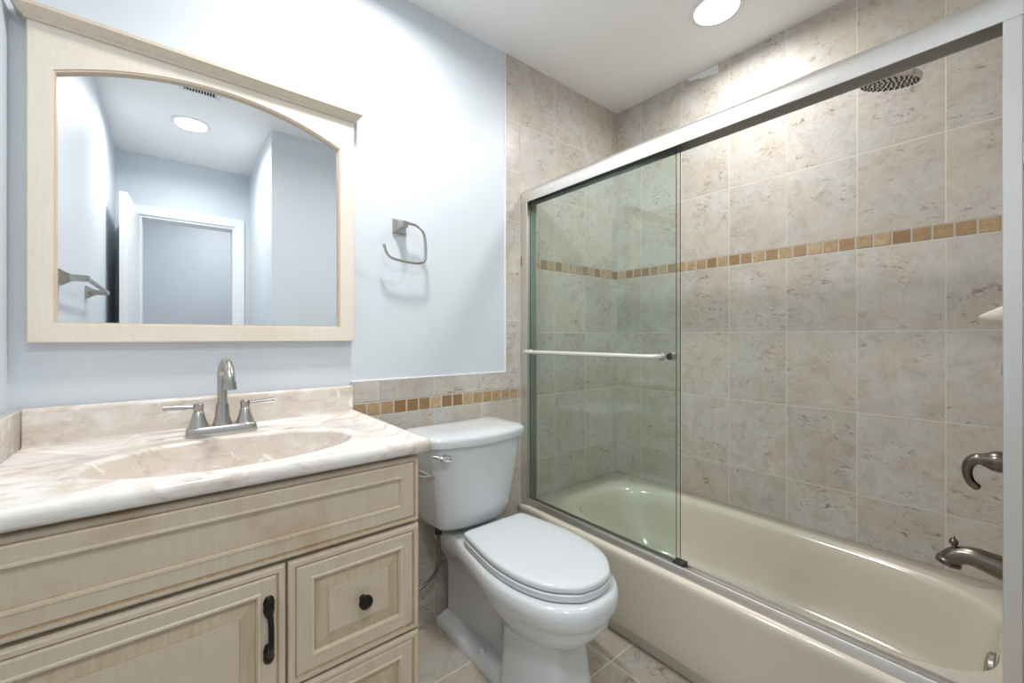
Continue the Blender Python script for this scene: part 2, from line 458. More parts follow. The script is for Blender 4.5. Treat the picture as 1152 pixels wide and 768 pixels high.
# baseboards
k = B()
k.box(X_NIB + 0.0, -0.78, Y_END, Y_END + 0.012, FZ, FZ + 0.09, 0.003)
struct(k.build('baseboard_front', 'white_trim'))
k = B(); k.box(XL, XL + 0.012, -2.40, -0.60, FZ, FZ + 0.09, 0.003); struct(k.build('baseboard_left', 'white_trim'))

# ------------------------------------------------------------------ ceiling lamps
def downlight(x, y, label, watts, spread=165):
    t = thing('recessed_downlight', label, 'ceiling light', (x, y, CEIL), 'recessed ceiling downlights')
    k = B(); k.lathe((x, y, CEIL), (0, 0, -1), [(0, 0.098), (0.003, 0.097), (0.006, 0.090), (0.005, 0.079), (0.0, 0.079)], 48, False, False)
    k.build('trim_ring', 'white_trim', t)
    k = B(); k.lathe((x, y, CEIL), (0, 0, -1), [(0.0005, 0.079), (0.004, 0.077), (0.005, 0.05), (0.0055, 0.001)], 48, False, True)
    k.build('diffuser', 'lamp', t)
    ld = bpy.data.lights.new('downlight_lamp', 'AREA'); ld.shape = 'DISK'; ld.size = 0.15
    ld.energy = watts; ld.color = LAMP_COL; ld.spread = R(spread)
    lo = bpy.data.objects.new('downlight_lamp', ld); COL.objects.link(lo)
    lo.parent = t; lo.location = (0, 0, -0.009)
    return t
downlight(-0.338, -0.718, 'round glowing recessed ceiling light above the bathtub', DOWNLIGHT_W['tub'], 170)
downlight(-1.90, -1.70, 'round glowing recessed ceiling light near the doorway, seen in the mirror', DOWNLIGHT_W['entry'])
downlight(-1.50, -0.42, 'round glowing recessed ceiling light between the vanity and the toilet, nearest the mirror wall', DOWNLIGHT_W['vanity'])
ld = bpy.data.lights.new('hall_fill', 'AREA'); ld.shape = 'DISK'; ld.size = 0.3; ld.energy = HALL_W; ld.color = LAMP_COL  # unseen light, added to brighten the hall past the doorway
lo = bpy.data.objects.new('hall_fill', ld); COL.objects.link(lo); lo.location = (-1.6, -3.05, CEIL - 0.02)

# ceiling vent
t = thing('ceiling_vent', 'square slatted white exhaust vent on the ceiling, seen at the mirror arch', 'vent', (-1.877, -1.2, CEIL))
k = B()
vx0, vx1, vy0, vy1 = -1.965, -1.79, -1.272, -1.10
for (p, q, r_, s_) in ((vx0, vx1, vy0, vy0 + .02), (vx0, vx1, vy1 - .02, vy1), (vx0, vx0 + .02, vy0 + .02, vy1 - .02), (vx1 - .02, vx1, vy0 + .02, vy1 - .02)):
    k.box(p, q, r_, s_, CEIL - 0.014, CEIL, 0.002)
k.build('vent_frame', 'white_trim', t)
k = B()
for i in range(11):
    x = vx0 + 0.026 + i * 0.0122
    k.box(x, x + 0.0045, vy0 + .018, vy1 - .018, CEIL - 0.013, CEIL - 0.003)
k.build('slats', 'white_trim', t)
k = B(); k.box(vx0 + .018, vx1 - .018, vy0 + .018, vy1 - .018, CEIL - 0.002, CEIL - 0.0003); k.build('backing', 'rubber', t)

# ------------------------------------------------------------------ bathtub
def superring(cx, cy, hx, hy, n, z, N=96, front_n=None):
    out = []
    for i in range(N):
        a = 2 * math.pi * i / N
        c, s = math.cos(a), math.sin(a)
        e = n if (s < 0 or front_n is None) else front_n
        out.append((cx + hx * math.copysign(abs(c) ** (2 / e), c), cy + hy * math.copysign(abs(s) ** (2 / e), s), z))
    return out
RIM = 0.420
TBX0, TBX1, TBY0, TBY1 = -0.750, -0.001, YE + 0.001, -0.007
def rectring(x0, x1, y0, y1, z, rad, N=96):
    # same angular count as superring, rounded rectangle
    cx, cy, hx, hy = (x0+x1)/2, (y0+y1)/2, (x1-x0)/2, (y1-y0)/2
    return superring(cx, cy, hx, hy, 2 + 2.0 * min(hx, hy) / max(rad, 0.004), z, N)
t = thing('bathtub', 'almond enamelled alcove bathtub with apron front beside the toilet', 'bathtub', (-0.38, -0.73, FZ))
k = B()
ocx, ocy, ohx, ohy = (TBX0+TBX1)/2, (TBY0+TBY1)/2, (TBX1-TBX0)/2, (TBY1-TBY0)/2
def orect(z, inx=0.0, N=96):
    # exact rectangle sampled so that corners are hit; points follow the angle order of superring
    out = []
    for i in range(N):
        a = 2*math.pi*i/N; c, s = math.cos(a), math.sin(a)
        c2 = math.copysign(abs(c) ** 0.22, c); s2 = math.copysign(abs(s) ** 0.22, s)
        m = max(abs(c2), abs(s2))
        x = ocx + ohx * c2 / m; y = ocy + ohy * s2 / m
        out.append((max(x, TBX0 + inx), y, z))
    return out
rings = []
# front flange rolls over, the other sides sit against the walls
rings.append(orect(RIM - 0.034, 0.0025)); rings.append(orect(RIM - 0.016, 0.0)); rings.append(orect(RIM - 0.006, 0.0025)); rings.append(orect(RIM - 0.0015, 0.0065)); rings.append(orect(RIM, 0.012))
bcx = -0.360; bhx = 0.276
def basin(z, ins, insL, insR, n, nL):
    y1 = -0.145 - insL; y0 = -1.436 + insR
    return superring(bcx, (y0+y1)/2, bhx - ins, (y1-y0)/2, n, z, 96, nL)
rings.append(basin(RIM, -0.022, -0.022, -0.012, 3.9, 3.3))
rings.append(basin(RIM - 0.002, -0.012, -0.012, -0.006, 3.9, 3.3))
rings.append(basin(RIM - 0.009, -0.003, -0.002, 0.0, 3.9, 3.3))
rings.append(basin(RIM - 0.022, 0.004, 0.008, 0.004, 3.9, 3.3))
rings.append(basin(RIM - 0.07, 0.014, 0.03, 0.010, 3.8, 3.2))
rings.append(basin(RIM - 0.16, 0.030, 0.075, 0.025, 3.7, 3.0))
rings.append(basin(RIM - 0.23, 0.048, 0.12, 0.045, 4.2, 2.8))
rings.append(basin(RIM - 0.265, 0.075, 0.16, 0.075, 4.0, 2.8))
rings.append(basin(RIM - 0.278, 0.12, 0.21, 0.12, 3.6, 2.8))
rings.append(basin(RIM - 0.283, 0.20, 0.38, 0.3, 3, 2.6))
k.rings(rings, True, False, True)
k.build('basin_shell', 'almond', t, auto=0)
k = B()
prof = [(-0.748, RIM - 0.030), (-0.7465, RIM - 0.045), (-0.7445, RIM - 0.07), (-0.736, 0.22), (-0.734, 0.155), (-0.729, 0.142), (-0.70, 0.125), (-0.697, 0.118), (-0.695, FZ + 0.002), (-0.675, FZ + 0.002), (-0.675, RIM - 0.03)]
k.extrude_poly([(x, z) for x, z in prof], 'y', TBY0 + 0.001, TBY1 - 0.001)
k.build('apron', 'almond', t, auto=60)
k = B(); k.lathe((-0.385, -1.4245, 0.355), (0.0, 1.0, 0.10), [(0, 0.034), (0.004, 0.036), (0.012, 0.033), (0.017, 0.022), (0.018, 0.001)], 40, True, True)
k.build('overflow_plate', 'nickel', t)
k = B(); k.lathe((-0.378, -1.20, RIM - 0.284), (0, 0, 1), [(0, 0.032), (0.004, 0.030), (0.005, 0.018), (0.003, 0.001)], 32)
k.build('drain', 'nickel', t)

# ------------------------------------------------------------------ shower enclosure
HZ0, HZ1 = 1.807, 1.872
EX0, EX1 = -0.728, -0.665
YA, YB = YE + 0.0005, -0.0075
t = thing('shower_door_frame', 'satin nickel frame of the sliding shower doors on the bathtub rim', 'shower frame', (-0.715, -0.73, RIM))
k = B()
prof = [(EX0, HZ0), (EX0 - 0.002, HZ0 + 0.02), (EX0 - 0.001, HZ0 + 0.042), (EX0 + 0.006, HZ0 + 0.057), (EX0 + 0.018, HZ1 - 0.001), (EX0 + 0.03, HZ1),
        (EX1, HZ1), (EX1, HZ0), (EX1 - 0.003, HZ0), (EX1 - 0.003, HZ1 - 0.02), (EX0 + 0.004, HZ1 - 0.02), (EX0 + 0.004, HZ0)]
k.extrude_poly(prof, 'y', YA, YB)
k.build('header_rail', 'frame_nickel', t, auto=40)
def channel(y0, y1):
    k = B(); th = 0.003
    lo, hi = min(y0, y1), max(y0, y1); back = y0
    k.box(EX0, EX0 + th, lo, hi, RIM + 0.001, HZ0, 0.001, 1)
    k.box(EX1 - th, EX1, lo, hi, RIM + 0.001, HZ0, 0.001, 1)
    bb = y0 + (0.004 if y1 > y0 else -0.004)
    k.box(EX0 + th, EX1 - th, y0, bb, RIM + 0.001, HZ0)
    return k
channel(YB, -0.046).build('side_jamb', 'frame_nickel', t)
j = channel(YA, -1.4440).build('side_jamb', 'frame_nickel', t)
k = B(); k.box(-0.706, -0.688, -1.466, -1.4415, 1.109, 1.137, 0.003); k.build('bumper', 'grey_plastic', j)
k = B()
prof = [(-0.725, RIM + 0.0005), (-0.7225, RIM + 0.0255), (-0.7205, RIM + 0.0275), (-0.7135, RIM + 0.027), (-0.713, RIM + 0.012),
        (-0.703, RIM + 0.012), (-0.703, RIM + 0.022), (-0.700, RIM + 0.022), (-0.700, RIM + 0.012), (-0.684, RIM + 0.012), (-0.684, RIM + 0.024), (-0.680, RIM + 0.024), (-0.676, RIM + 0.0005)]
k.extrude_poly(prof, 'y', YA + 0.001, YB - 0.001)
tr = k.build('bottom_track', 'frame_nickel', t, auto=40)
k = B(); k.box(-0.7125, -0.679, -0.781, -0.744, RIM + 0.0125, RIM + 0.034, 0.003); k.build('door_guide', 'rubber', tr)

def panel(x, y0, y1, label, zb):
    g = thing('sliding_glass_door', label, 'shower door', (x, (y0+y1)/2, zb), 'sliding glass shower doors')
    k = B(); k.smooth = False
    k.box(x - 0.003, x + 0.003, y0, y1, zb, HZ1 - 0.03)
    for f in k.bm.faces:
        f.material_index = 0 if abs(f.calc_center_median().x - x) > 0.0029 else 1
    k.build('glass_pane', ['glass', 'glass_edge'], g, auto=0)
    return g
g1 = panel(-0.708, -0.757, -0.022, 'outer clear glass shower door with the long white towel bar', RIM + 0.016)
k = B()
bx = -0.752; bz = 1.122
k.tube(catmull([(-0.713, -0.055, bz), (-0.738, -0.055, bz), (bx, -0.068, bz), (bx, -0.20, bz), (bx, -0.45, bz), (bx, -0.66, bz), (bx + 0.012, -0.700, bz), (-0.713, -0.708, bz)], 6), 0.0085, 14)
bar = k.build('towel_bar', plain('white_bar_finish', (0.74, 0.72, 0.68), 0.25, metal=0.35), g1)
k = B()
for yy in (-0.055, -0.708):
    k.lathe((-0.7112, yy, bz), (-1, 0, 0), [(0, 0.013), (0.006, 0.013), (0.009, 0.0095), (0.010, 0.009)], 20)
k.build('standoff', 'nickel', bar)
g2 = panel(-0.692, -0.762, -0.028, 'inner clear glass shower door behind the barred one', RIM + 0.016)
k = B()
k.lathe((-0.6885, -0.722, bz), (1, 0, 0), [(0, 0.012), (0.012, 0.012), (0.018, 0.015), (0.024, 0.013), (0.026, 0.001)], 24)
k.build('knob', 'nickel', g2)

# ------------------------------------------------------------------ shower fittings
SXC = -0.38
t = thing('overhead_shower', 'round rain shower head high over the bathtub, below the header rail', 'shower', (SXC, YE, 1.985))
hc = Vector((SXC, -1.227, 1.920)); ax = Vector((0.13, 0.22, -1)).normalized()
k = B()
k.lathe(hc - ax * 0.02, ax, [(-0.024, 0.012), (-0.014, 0.016), (-0.008, 0.03), (0.0, 0.063), (0.006, 0.0675), (0.018, 0.068), (0.021, 0.066), (0.0212, 0.001)], 48)
hd = k.build('spray_head', 'nickel', t)
k = B()
u = ax.orthogonal().normalized(); w = ax.cross(u)
for ring, cnt in ((0.0, 1), (0.011, 6), (0.022, 11), (0.033, 16), (0.044, 21), (0.0535, 25), (0.0615, 28)):
    for i in range(cnt):
        a_ = 2 * math.pi * i / cnt + ring * 40
        c_ = hc + ax * 0.0008 + (u * math.cos(a_) + w * math.sin(a_)) * ring
        k.lathe(c_, ax, [(0, 0.0026), (0.0022, 0.0022), (0.0023, 0.0005)], 8)
nz = k.build('nozzle_field', 'rubber', hd)
k = B()
k.tube(catmull([(SXC, YE + 0.004, 1.985), (SXC, -1.40, 1.988), (SXC, -1.30, 1.985), (SXC, -1.245, 1.982), (SXC - 0.001, -1.234, 1.972), tuple(hc - ax * 0.03)], 6), 0.0095, 14)
k.build('shower_arm', 'nickel', t)
k = B(); k.lathe((SXC, YE + 0.0005, 1.985), (0, 1, 0), [(0, 0.03), (0.003, 0.03), (0.010, 0.016), (0.012, 0.011)], 28); k.build('flange', 'nickel', t)

t = thing('shower_valve', 'antique pewter hooked lever valve on the shower end wall', 'shower valve', (SXC, YE, 0.87))
k = B(); k.lathe((SXC, YE + 0.0005, 0.87), (0, 1, 0), [(0, 0.085), (0.004, 0.084), (0.009, 0.074), (0.011, 0.03)], 44); k.build('escutcheon', 'dark_nickel', t)
k = B()
k.lathe((SXC, YE + 0.008, 0.874), (0, 1, 0), [(0, 0.026), (0.018, 0.026), (0.0185, 0.0240), (0.022, 0.0240), (0.0222, 0.0258), (0.030, 0.0264), (0.040, 0.0250), (0.048, 0.0205), (0.055, 0.0170), (0.058, 0.0158)], 32)
hb = k.build('hub', 'dark_nickel', t)
k = B()
pts = catmull([(SXC, YE + 0.062, 0.8735), (SXC, -1.396, 0.874), (SXC, -1.385, 0.865), (SXC, -1.3785, 0.848), (SXC, -1.379, 0.828), (SXC, -1.385, 0.811), (SXC, -1.394, 0.802)], 6)
n_ = len(pts)
rad = [0.0155 - 0.0058 * min(1, i / (n_ * 0.6)) for i in range(n_)]
pts += [pts[-1] + (pts[-1] - pts[-2]).normalized() * 0.004, pts[-1] + (pts[-1] - pts[-2]).normalized() * 0.0068]
rad += [0.0082, 0.0045]
k.tube(pts, rad, 16)
k.build('lever', 'dark_nickel', hb)

t = thing('tub_spout', 'curved pewter bathtub spout with a small diverter knob on the end wall', 'tub spout', (SXC, YE, 0.61))
k = B()
pts = catmull([(SXC, YE + 0.0005, 0.607), (SXC, -1.45, 0.607), (SXC, -1.42, 0.613), (SXC, -1.39, 0.618), (SXC, -1.364, 0.613), (SXC, -1.348, 0.597), (SXC, -1.344, 0.584)], 7)
n_ = len(pts)
k.tube(pts, [0.034 - 0.012 * min(1, i / (n_ * 0.6)) + (0.003 if i > n_ * 0.85 else 0) for i in range(n_)], 22)
sp_ = k.build('spout_body', 'dark_nickel', t)
k = B(); k.lathe((SXC, -1.355, 0.6295), (0, 0.05, 1), [(0, 0.006), (0.006, 0.0045), (0.010, 0.0085), (0.017, 0.0095), (0.022, 0.007), (0.024, 0.004), (0.029, 0.0035), (0.031, 0.001)], 18)
k.build('diverter_knob', 'dark_nickel', t)

t = thing('soap_dish', 'cream ceramic soap dish on the shower end wall, cut off by the door jamb', 'soap dish', (-0.30, YE, 1.235))
k = B()
rg = []
for d, hw, zt, zb in ((0.0, 0.075, 1.292, 1.214), (0.012, 0.074, 1.286, 1.215), (0.03, 0.070, 1.272, 1.219), (0.055, 0.062, 1.257, 1.226), (0.068, 0.050, 1.249, 1.233), (0.074, 0.035, 1.245, 1.237)):
    rg.append([(-0.30 + hw * math.copysign(abs(math.cos(q)) ** .6, math.cos(q)), YE + 0.0005 + d, (zt+zb)/2 + (zt-zb)/2 * math.copysign(abs(math.sin(q)) ** .6, math.sin(q))) for q in [2*math.pi*i/28 for i in range(28)]])
k.rings(rg, True, True, True)
k.build('dish', 'ceramic_cream', t, auto=50)
k = B(); k.box(-0.385, -0.215, YE + 0.0004, YE + 0.006, 1.19, 1.30, 0.003); k.build('backplate', 'ceramic_cream', t)

# ------------------------------------------------------------------ toilet
CX = -1.092
t = thing('toilet', 'white two-piece toilet with closed lid between vanity and bathtub', 'toilet', (CX, -0.40, FZ))
def half_loft(k, levels, cap0=True, cap1=True, per=7, cx=CX):
    rg = []
    for z, pts in levels:
        c = catmull([(h, y, 0) for h, y in pts], per)
        right = [(cx + max(p.x, 0), p.y, z) for p in c]
        left = [(cx - max(p.x, 0), p.y, z) for p in reversed(c[1:-1])]
        rg.append(right + left)
    k.rings(rg, True, cap0, cap1)
def prof_rim(dh, dy, back=-0.045, bw=0.120):
    return [(0, back), (bw*0.6 + dh, back), (bw + dh, back - 0.012), (bw + 0.004 + dh, -0.13), (bw + 0.012 + dh, -0.235), (0.152 + dh, -0.34), (0.174 + dh, -0.46), (0.174 + dh, -0.56 - dy*.5), (0.150 + dh, -0.66 - dy*.8), (0.110 + dh*.8, -0.722 - dy), (0.056 + dh*.6, -0.757 - dy), (0, -0.766 - dy)]
def prof_body(front, hw, mid, rear, back=-0.05, yb=-0.45):
    return [(0, back), (rear*0.6, back), (rear, back - 0.012), (rear, -0.13), (mid + 0.008, -0.24), (mid, -0.33), (mid + 0.016, -0.40), (hw - 0.008, yb - 0.01), (hw, yb - 0.05), (hw * 0.93, (yb + front) / 2 - 0.02), (hw * 0.60, front + 0.008), (0, front)]
k = B()
levels = [
    (0.476, prof_rim(-0.012, -0.012)), (0.474, prof_rim(-0.004, -0.004)), (0.466, prof_rim(0.001, 0.001)), (0.448, prof_rim(0.004, 0.004)), (0.428, prof_rim(0.002, 0.002)),
    (0.410, prof_rim(-0.005, -0.006)), (0.402, prof_rim(-0.011, -0.012)), (0.396, prof_rim(-0.013, -0.014)),
    (0.375, [(0, -.05), (.06, -.05), (.096, -.062), (.098, -.13), (.104, -.235), (.126, -.34), (.152, -.46), (.154, -.56), (.132, -.65), (.096, -.708), (.050, -.738), (0, -.746)]),
    (0.345, [(0, -.05), (.05, -.05), (.078, -.062), (.078, -.13), (.076, -.235), (.098, -.34), (.130, -.46), (.136, -.555), (.118, -.635), (.086, -.685), (.046, -.710), (0, -.718)]),
    (0.320, prof_body(-0.676, 0.122, 0.058, 0.068)),
    (0.298, prof_body(-0.655, 0.112, 0.050, 0.064)),
    (0.270, prof_body(-0.652, 0.111, 0.047, 0.063)),
    (0.200, prof_body(-0.660, 0.116, 0.047, 0.063)),
    (0.130, prof_body(-0.672, 0.123, 0.049, 0.064)),
    (FZ + 0.001, prof_body(-0.684, 0.130, 0.051, 0.065)),
]
half_loft(k, levels)
# foot flange behind the pedestal
fl = lambda d: [(0, -0.036 - d), (0.06, -0.036 - d), (0.100 - d, -0.045 - d), (0.106 - d, -0.07), (0.106 - d, -0.25), (0.106 - d, -0.40), (0.104 - d, -0.50), (0.09 - d, -0.56), (0, -0.58)]
half_loft(k, [(0.140, fl(0.062)), (0.130, fl(0.036)), (0.112, fl(0.006)), (0.108, fl(0.002)), (FZ + 0.001, fl(0.0))], per=6)
k.build('bowl', 'porcelain', t, auto=50)
for s_ in (-1, 1):
    k = B(); k.lathe((CX + s_ * 0.080, -0.315, 0.117), (0, 0, 1), [(0, 0.016), (0.010, 0.0155), (0.018, 0.011), (0.021, 0.001)], 24); k.build('bolt_cap', 'porcelain', t)
# seat and lid
def lid_prof(f, z=None):
    pts = [(0, -0.262), (0.07, -0.262), (0.122, -0.264), (0.136, -0.278), (0.148, -0.345), (0.161, -0.43), (0.165, -0.51), (0.155, -0.595), (0.124, -0.672), (0.070, -0.726), (0.034, -0.740), (0, -0.744)]
    return [(h * f, -0.5 + (y + 0.5) * (1 - (1 - f) * 0.7)) for h, y in pts]
k = B(); half_loft(k, [(0.478, lid_prof(0.975)), (0.481, lid_prof(1.0)), (0.497, lid_prof(1.005)), (0.500, lid_prof(0.985))], cx=CX + 0.007)
st = k.build('seat', 'seat_plastic', t, auto=40)
k = B(); half_loft(k, [(0.5025, lid_prof(0.955)), (0.5045, lid_prof(0.99)), (0.513, lid_prof(0.995)), (0.5185, lid_prof(0.98)), (0.5215, lid_prof(0.95)), (0.5235, lid_prof(0.85)), (0.525, lid_prof(0.6)), (0.5255, lid_prof(0.25))], cx=CX + 0.007)
k.build('seat_lid', 'seat_plastic', t, auto=40)
for s_ in (-1, 1):
    k = B(); k.lathe((CX + s_ * 0.075, -0.245, 0.4755), (0, 0, 1), [(0, 0.016), (0.020, 0.016), (0.026, 0.013), (0.027, 0.001)], 20); k.build('hinge_cap', 'seat_plastic', t)
# tank
TC = -1.112
def tank_ring(hw, y0, y1, bow, z, n=20, rc=0.03):
    # back straight, front bowed, rounded corners
    half = [(0, y1), (hw - rc * .8, y1), (hw - rc * .2, y1 - rc * .2), (hw, y1 - rc), (hw, (y0 + y1) / 2), (hw - 0.004, y0 + rc * 1.1), (hw - rc * .35, y0 + rc * .35), (hw - rc * 1.2, y0 - bow * .25), (hw * 0.45, y0 - bow * 0.82), (0, y0 - bow)]
    return z, half
k = B()
half_loft(k, [tank_ring(0.120, -0.17, -0.05, 0.02, 0.500), tank_ring(0.148, -0.190, -0.036, 0.028, 0.503), tank_ring(0.160, -0.198, -0.030, 0.032, 0.515), tank_ring(0.168, -0.202, -0.027, 0.034, 0.545),
              tank_ring(0.184, -0.212, -0.025, 0.038, 0.65), tank_ring(0.199, -0.222, -0.025, 0.042, 0.76), tank_ring(0.204, -0.226, -0.025, 0.043, 0.805)], cx=TC)
k.build('tank', 'porcelain', t, auto=50)
k = B()
half_loft(k, [tank_ring(0.205, -0.228, -0.024, 0.044, 0.8055), tank_ring(0.214, -0.236, -0.017, 0.047, 0.811), tank_ring(0.216, -0.238, -0.015, 0.048, 0.832), tank_ring(0.213, -0.235, -0.018, 0.047, 0.841),
              tank_ring(0.200, -0.222, -0.030, 0.044, 0.847), tank_ring(0.150, -0.18, -0.06, 0.035, 0.853), tank_ring(0.06, -0.13, -0.10, 0.02, 0.855, rc=0.012)], cx=TC)
k.build('tank_lid', 'porcelain', t, auto=50)
k = B()
lx, ly, lz = -1.271, -0.248, 0.777
k.lathe((lx, ly + 0.012, lz), (-0.15, -1, 0), [(0, 0.015), (0.012, 0.015), (0.018, 0.012), (0.020, 0.002)], 22)
k.tube(catmull([(lx + 0.004, ly - 0.009, lz), (lx - 0.016, ly - 0.011, lz + 0.004), (lx - 0.036, ly - 0.004, lz + 0.010), (lx - 0.050, ly + 0.006, lz + 0.013)], 5), [0.011] * 4 + [0.0095] * 4 + [0.007] * 4 + [0.0055] * 3 + [0.004], 14)
k.build('flush_lever', 'chrome', t)

t = thing('water_supply_hose', 'braided steel water hose hanging below the toilet tank', 'water hose', (-1.24, -0.02, 0.25))
k = B()
hose = catmull([(-1.222, -0.105, 0.478), (-1.222, -0.105, 0.44), (-1.217, -0.10, 0.39), (-1.205, -0.085, 0.345), (-1.215, -0.07, 0.295), (-1.245, -0.06, 0.262), (-1.285, -0.055, 0.245), (-1.315, -0.055, 0.245)], 8)
k.tube(hose, 0.0068, 12)
k.build('hose', 'steel_braid', t)
k = B(); k.lathe((-1.222, -0.105, 0.455), (0, 0, 1), [(0, 0.010), (0.004, 0.015), (0.030, 0.015), (0.034, 0.012), (0.046, 0.012)], 12); k.build('coupling_nut', 'rubber', t)
k = B()
k.lathe((-1.325, -0.0068, 0.245), (0, -1, 0), [(0, 0.026), (0.003, 0.026), (0.006, 0.010), (0.045, 0.010), (0.046, 0.014), (0.066, 0.014), (0.067, 0.006)], 20)
k.lathe((-1.338, -0.055, 0.245), (1, 0, 0), [(0, 0.009), (0.028, 0.009)], 14)
k.build('shutoff_valve', 'chrome', t)

# ------------------------------------------------------------------ vanity cabinet
VX0, VX1, VY, VZ0, VZ1 = -2.284, -1.525, -0.522, FZ + 0.001, 0.905
t = thing('vanity_cabinet', 'antique cream glazed vanity cabinet with dark bronze hardware below the marble top', 'vanity', (-1.9, -0.27, FZ))
k = B(); k.smooth = False
k.box(VX0, VX0 + 0.016, VY, -0.0075, VZ0 + 0.10, VZ1)
k.box(VX1 - 0.016, VX1, VY, -0.0075, VZ0 + 0.10, VZ1)
k.box(VX0 + 0.016, VX1 - 0.016, VY, VY + 0.018, VZ0 + 0.10, VZ1)
k.box(VX0 + 0.016, VX1 - 0.016, -0.014, -0.0075, VZ0 + 0.10, VZ1)
k.box(VX0 + 0.016, VX1 - 0.016, VY + 0.018, -0.014, VZ0 + 0.10, VZ0 + 0.118)
k.box(VX0 + 0.01, VX1 - 0.01, VY + 0.06, -0.02, VZ0, VZ0 + 0.10, mi=0)
k.build('cabinet_body', ['cabinet'], t, auto=0)
def front(name, x0, x1, z0, z1, raised, parent=t):
    yf = -0.541
    if raised:
        pr = [(0.0, .018, 0), (0.0, .005, 0), (.002, .0015, 2), (.005, 0, 0), (.0125, 0, 1), (.0145, .003, 1), (.0165, .003, 2), (.020, .0005, 0), (.0425, .0005, 2), (.0445, -.0015, 2), (.0485, -.0015, 2), (.0515, .006, 1), (.0535, .0075, 3), (.0785, .0025, 1), (.0793, .0012, 0)]
    else:
        pr = [(0.0, .018, 0), (0.0, .005, 0), (.002, .0015, 2), (.004, 0, 0), (.0095, 0, 1), (.0115, .003, 1), (.0132, .003, 2), (.016, .0005, 0), (.040, .0005, 2), (.042, -.0015, 2), (.0455, -.0015, 2), (.0478, .0055, 1), (.0492, .0065, 0)]
    k = B(); k.smooth = False
    rg = []
    for ins, dy, m in pr:
        y = yf + dy
        rg.append([(x0 + ins, y, z0 + ins), (x1 - ins, y, z0 + ins), (x1 - ins, y, z1 - ins), (x0 + ins, y, z1 - ins)])
    k.rings(rg, True, True, True, mats=[p[2] for p in pr])
    return k.build(name, ['cabinet', 'glaze', 'bead', 'wash'], parent, auto=0)
front('false_drawer_front', VX0 + 0.002, VX1, 0.7405, 0.897, False)
door = front('door', VX0 + 0.002, -1.8188, FZ + 0.115, 0.7325, True)
dr1 = front('drawer', -1.8148, VX1, 0.4785, 0.7325, True)
dr2 = front('drawer', -1.8148, VX1, FZ + 0.115, 0.4725, True)
def knob(parent, x, z):
    k = B()
    k.lathe((x, -0.5395, z), (0, -1, 0), [(0, 0.007), (0.002, 0.0075), (0.007, 0.0055), (0.012, 0.0065), (0.016, 0.013), (0.021, 0.0155), (0.026, 0.0145), (0.030, 0.009), (0.0315, 0.002)], 26)
    k.build('knob', 'bronze', parent)
knob(dr1, -1.664, 0.604); knob(dr2, -1.664, 0.334)
k = B()
hx, hz0, hz1, hy = -1.849, 0.556, 0.672, -0.5405
for s_, zc in ((1, hz1 - 0.014), (-1, hz0 + 0.014)):
    rg = []
    for dz, hw, th in ((-0.022, 0.004, 0.003), (-0.019, 0.0075, 0.006), (-0.010, 0.0105, 0.010), (-0.002, 0.0095, 0.011), (0.004, 0.0105, 0.013), (0.012, 0.0085, 0.013), (0.017, 0.0065, 0.013)):
        z = zc - s_ * dz
        rg.append([(hx + hw * math.cos(q), hy - th * max(0.0, math.sin(q)), z) for q in [math.pi * i / 10 for i in range(11)] ] + [(hx - hw, hy, z), (hx + hw, hy, z)])
    k.rings(rg, True, True, True)
zz = [hz0 + 0.012, hz0 + 0.028, (hz0 + hz1) / 2 - 0.015, (hz0 + hz1) / 2 + 0.015, hz1 - 0.028, hz1 - 0.012]
yy = [hy - 0.010, hy - 0.019, hy - 0.026, hy - 0.026, hy - 0.019, hy - 0.010]
k.tube(catmull([(hx, y, z) for y, z in zip(yy, zz)], 5), 0.0052, 12)
k.build('pull_handle', 'bronze', door)

# ------------------------------------------------------------------ vanity top
CZ = 0.930
t = thing('marble_countertop', 'cream and pink veined marble vanity top with an oval sink', 'countertop', (-1.9, -0.28, 0.906))
CX0, CX1, CY0, CY1 = -2.284, -1.512, -0.552, -0.0075
bx_, by_, ba, bb = -1.880, -0.336, 0.256, 0.153
NA = 144
def rect_ring(out, z):
    x0, x1, y0, y1 = CX0, CX1 + out, CY0 - out, CY1
    angs = [2*math.pi*i/NA for i in range(NA)]
    for cxx, cyy in ((x0, y0), (x1, y0), (x1, y1), (x0, y1)):
        a_ = math.atan2(cyy - by_, cxx - bx_) % (2*math.pi)
        i = min(range(NA), key=lambda q: abs(angs[q] - a_)); angs[i] = a_
    pts = []
    for a_ in angs:
        c, s = math.cos(a_), math.sin(a_)
        tx = ((x1 if c > 0 else x0) - bx_) / c if abs(c) > 1e-9 else 1e9
        ty = ((y1 if s > 0 else y0) - by_) / s if abs(s) > 1e-9 else 1e9
        q = min(tx, ty); pts.append((bx_ + c*q, by_ + s*q, z))
    return pts
def ell(f, z, dx=0.0):
    return [(bx_ + dx + ba*f*math.cos(2*math.pi*i/NA), by_ + bb*f*math.sin(2*math.pi*i/NA), z) for i in range(NA)]
k = B()
vrs = k.rings([rect_ring(-0.03, 0.907), rect_ring(0.000, 0.907), rect_ring(0.006, 0.910), rect_ring(0.010, 0.917), rect_ring(0.0105, 0.926), rect_ring(0.008, 0.9345), rect_ring(0.002, 0.9395), rect_ring(-0.005, 0.9405), rect_ring(-0.011, 0.9385), rect_ring(-0.018, CZ + 0.002), rect_ring(-0.024, CZ + 0.0002), rect_ring(-0.03, CZ),
         ell(1.11, CZ), ell(1.09, CZ + 0.0015), ell(1.06, CZ + 0.0025), ell(1.02, CZ), ell(1.0, CZ - 0.0015), ell(0.99, CZ - 0.006), ell(0.975, CZ - 0.018), ell(0.93, CZ - 0.045), ell(0.86, CZ - 0.085), ell(0.72, CZ - 0.115), ell(0.5, CZ - 0.13), ell(0.25, CZ - 0.136), ell(0.09, CZ - 0.138)], True, False, True)
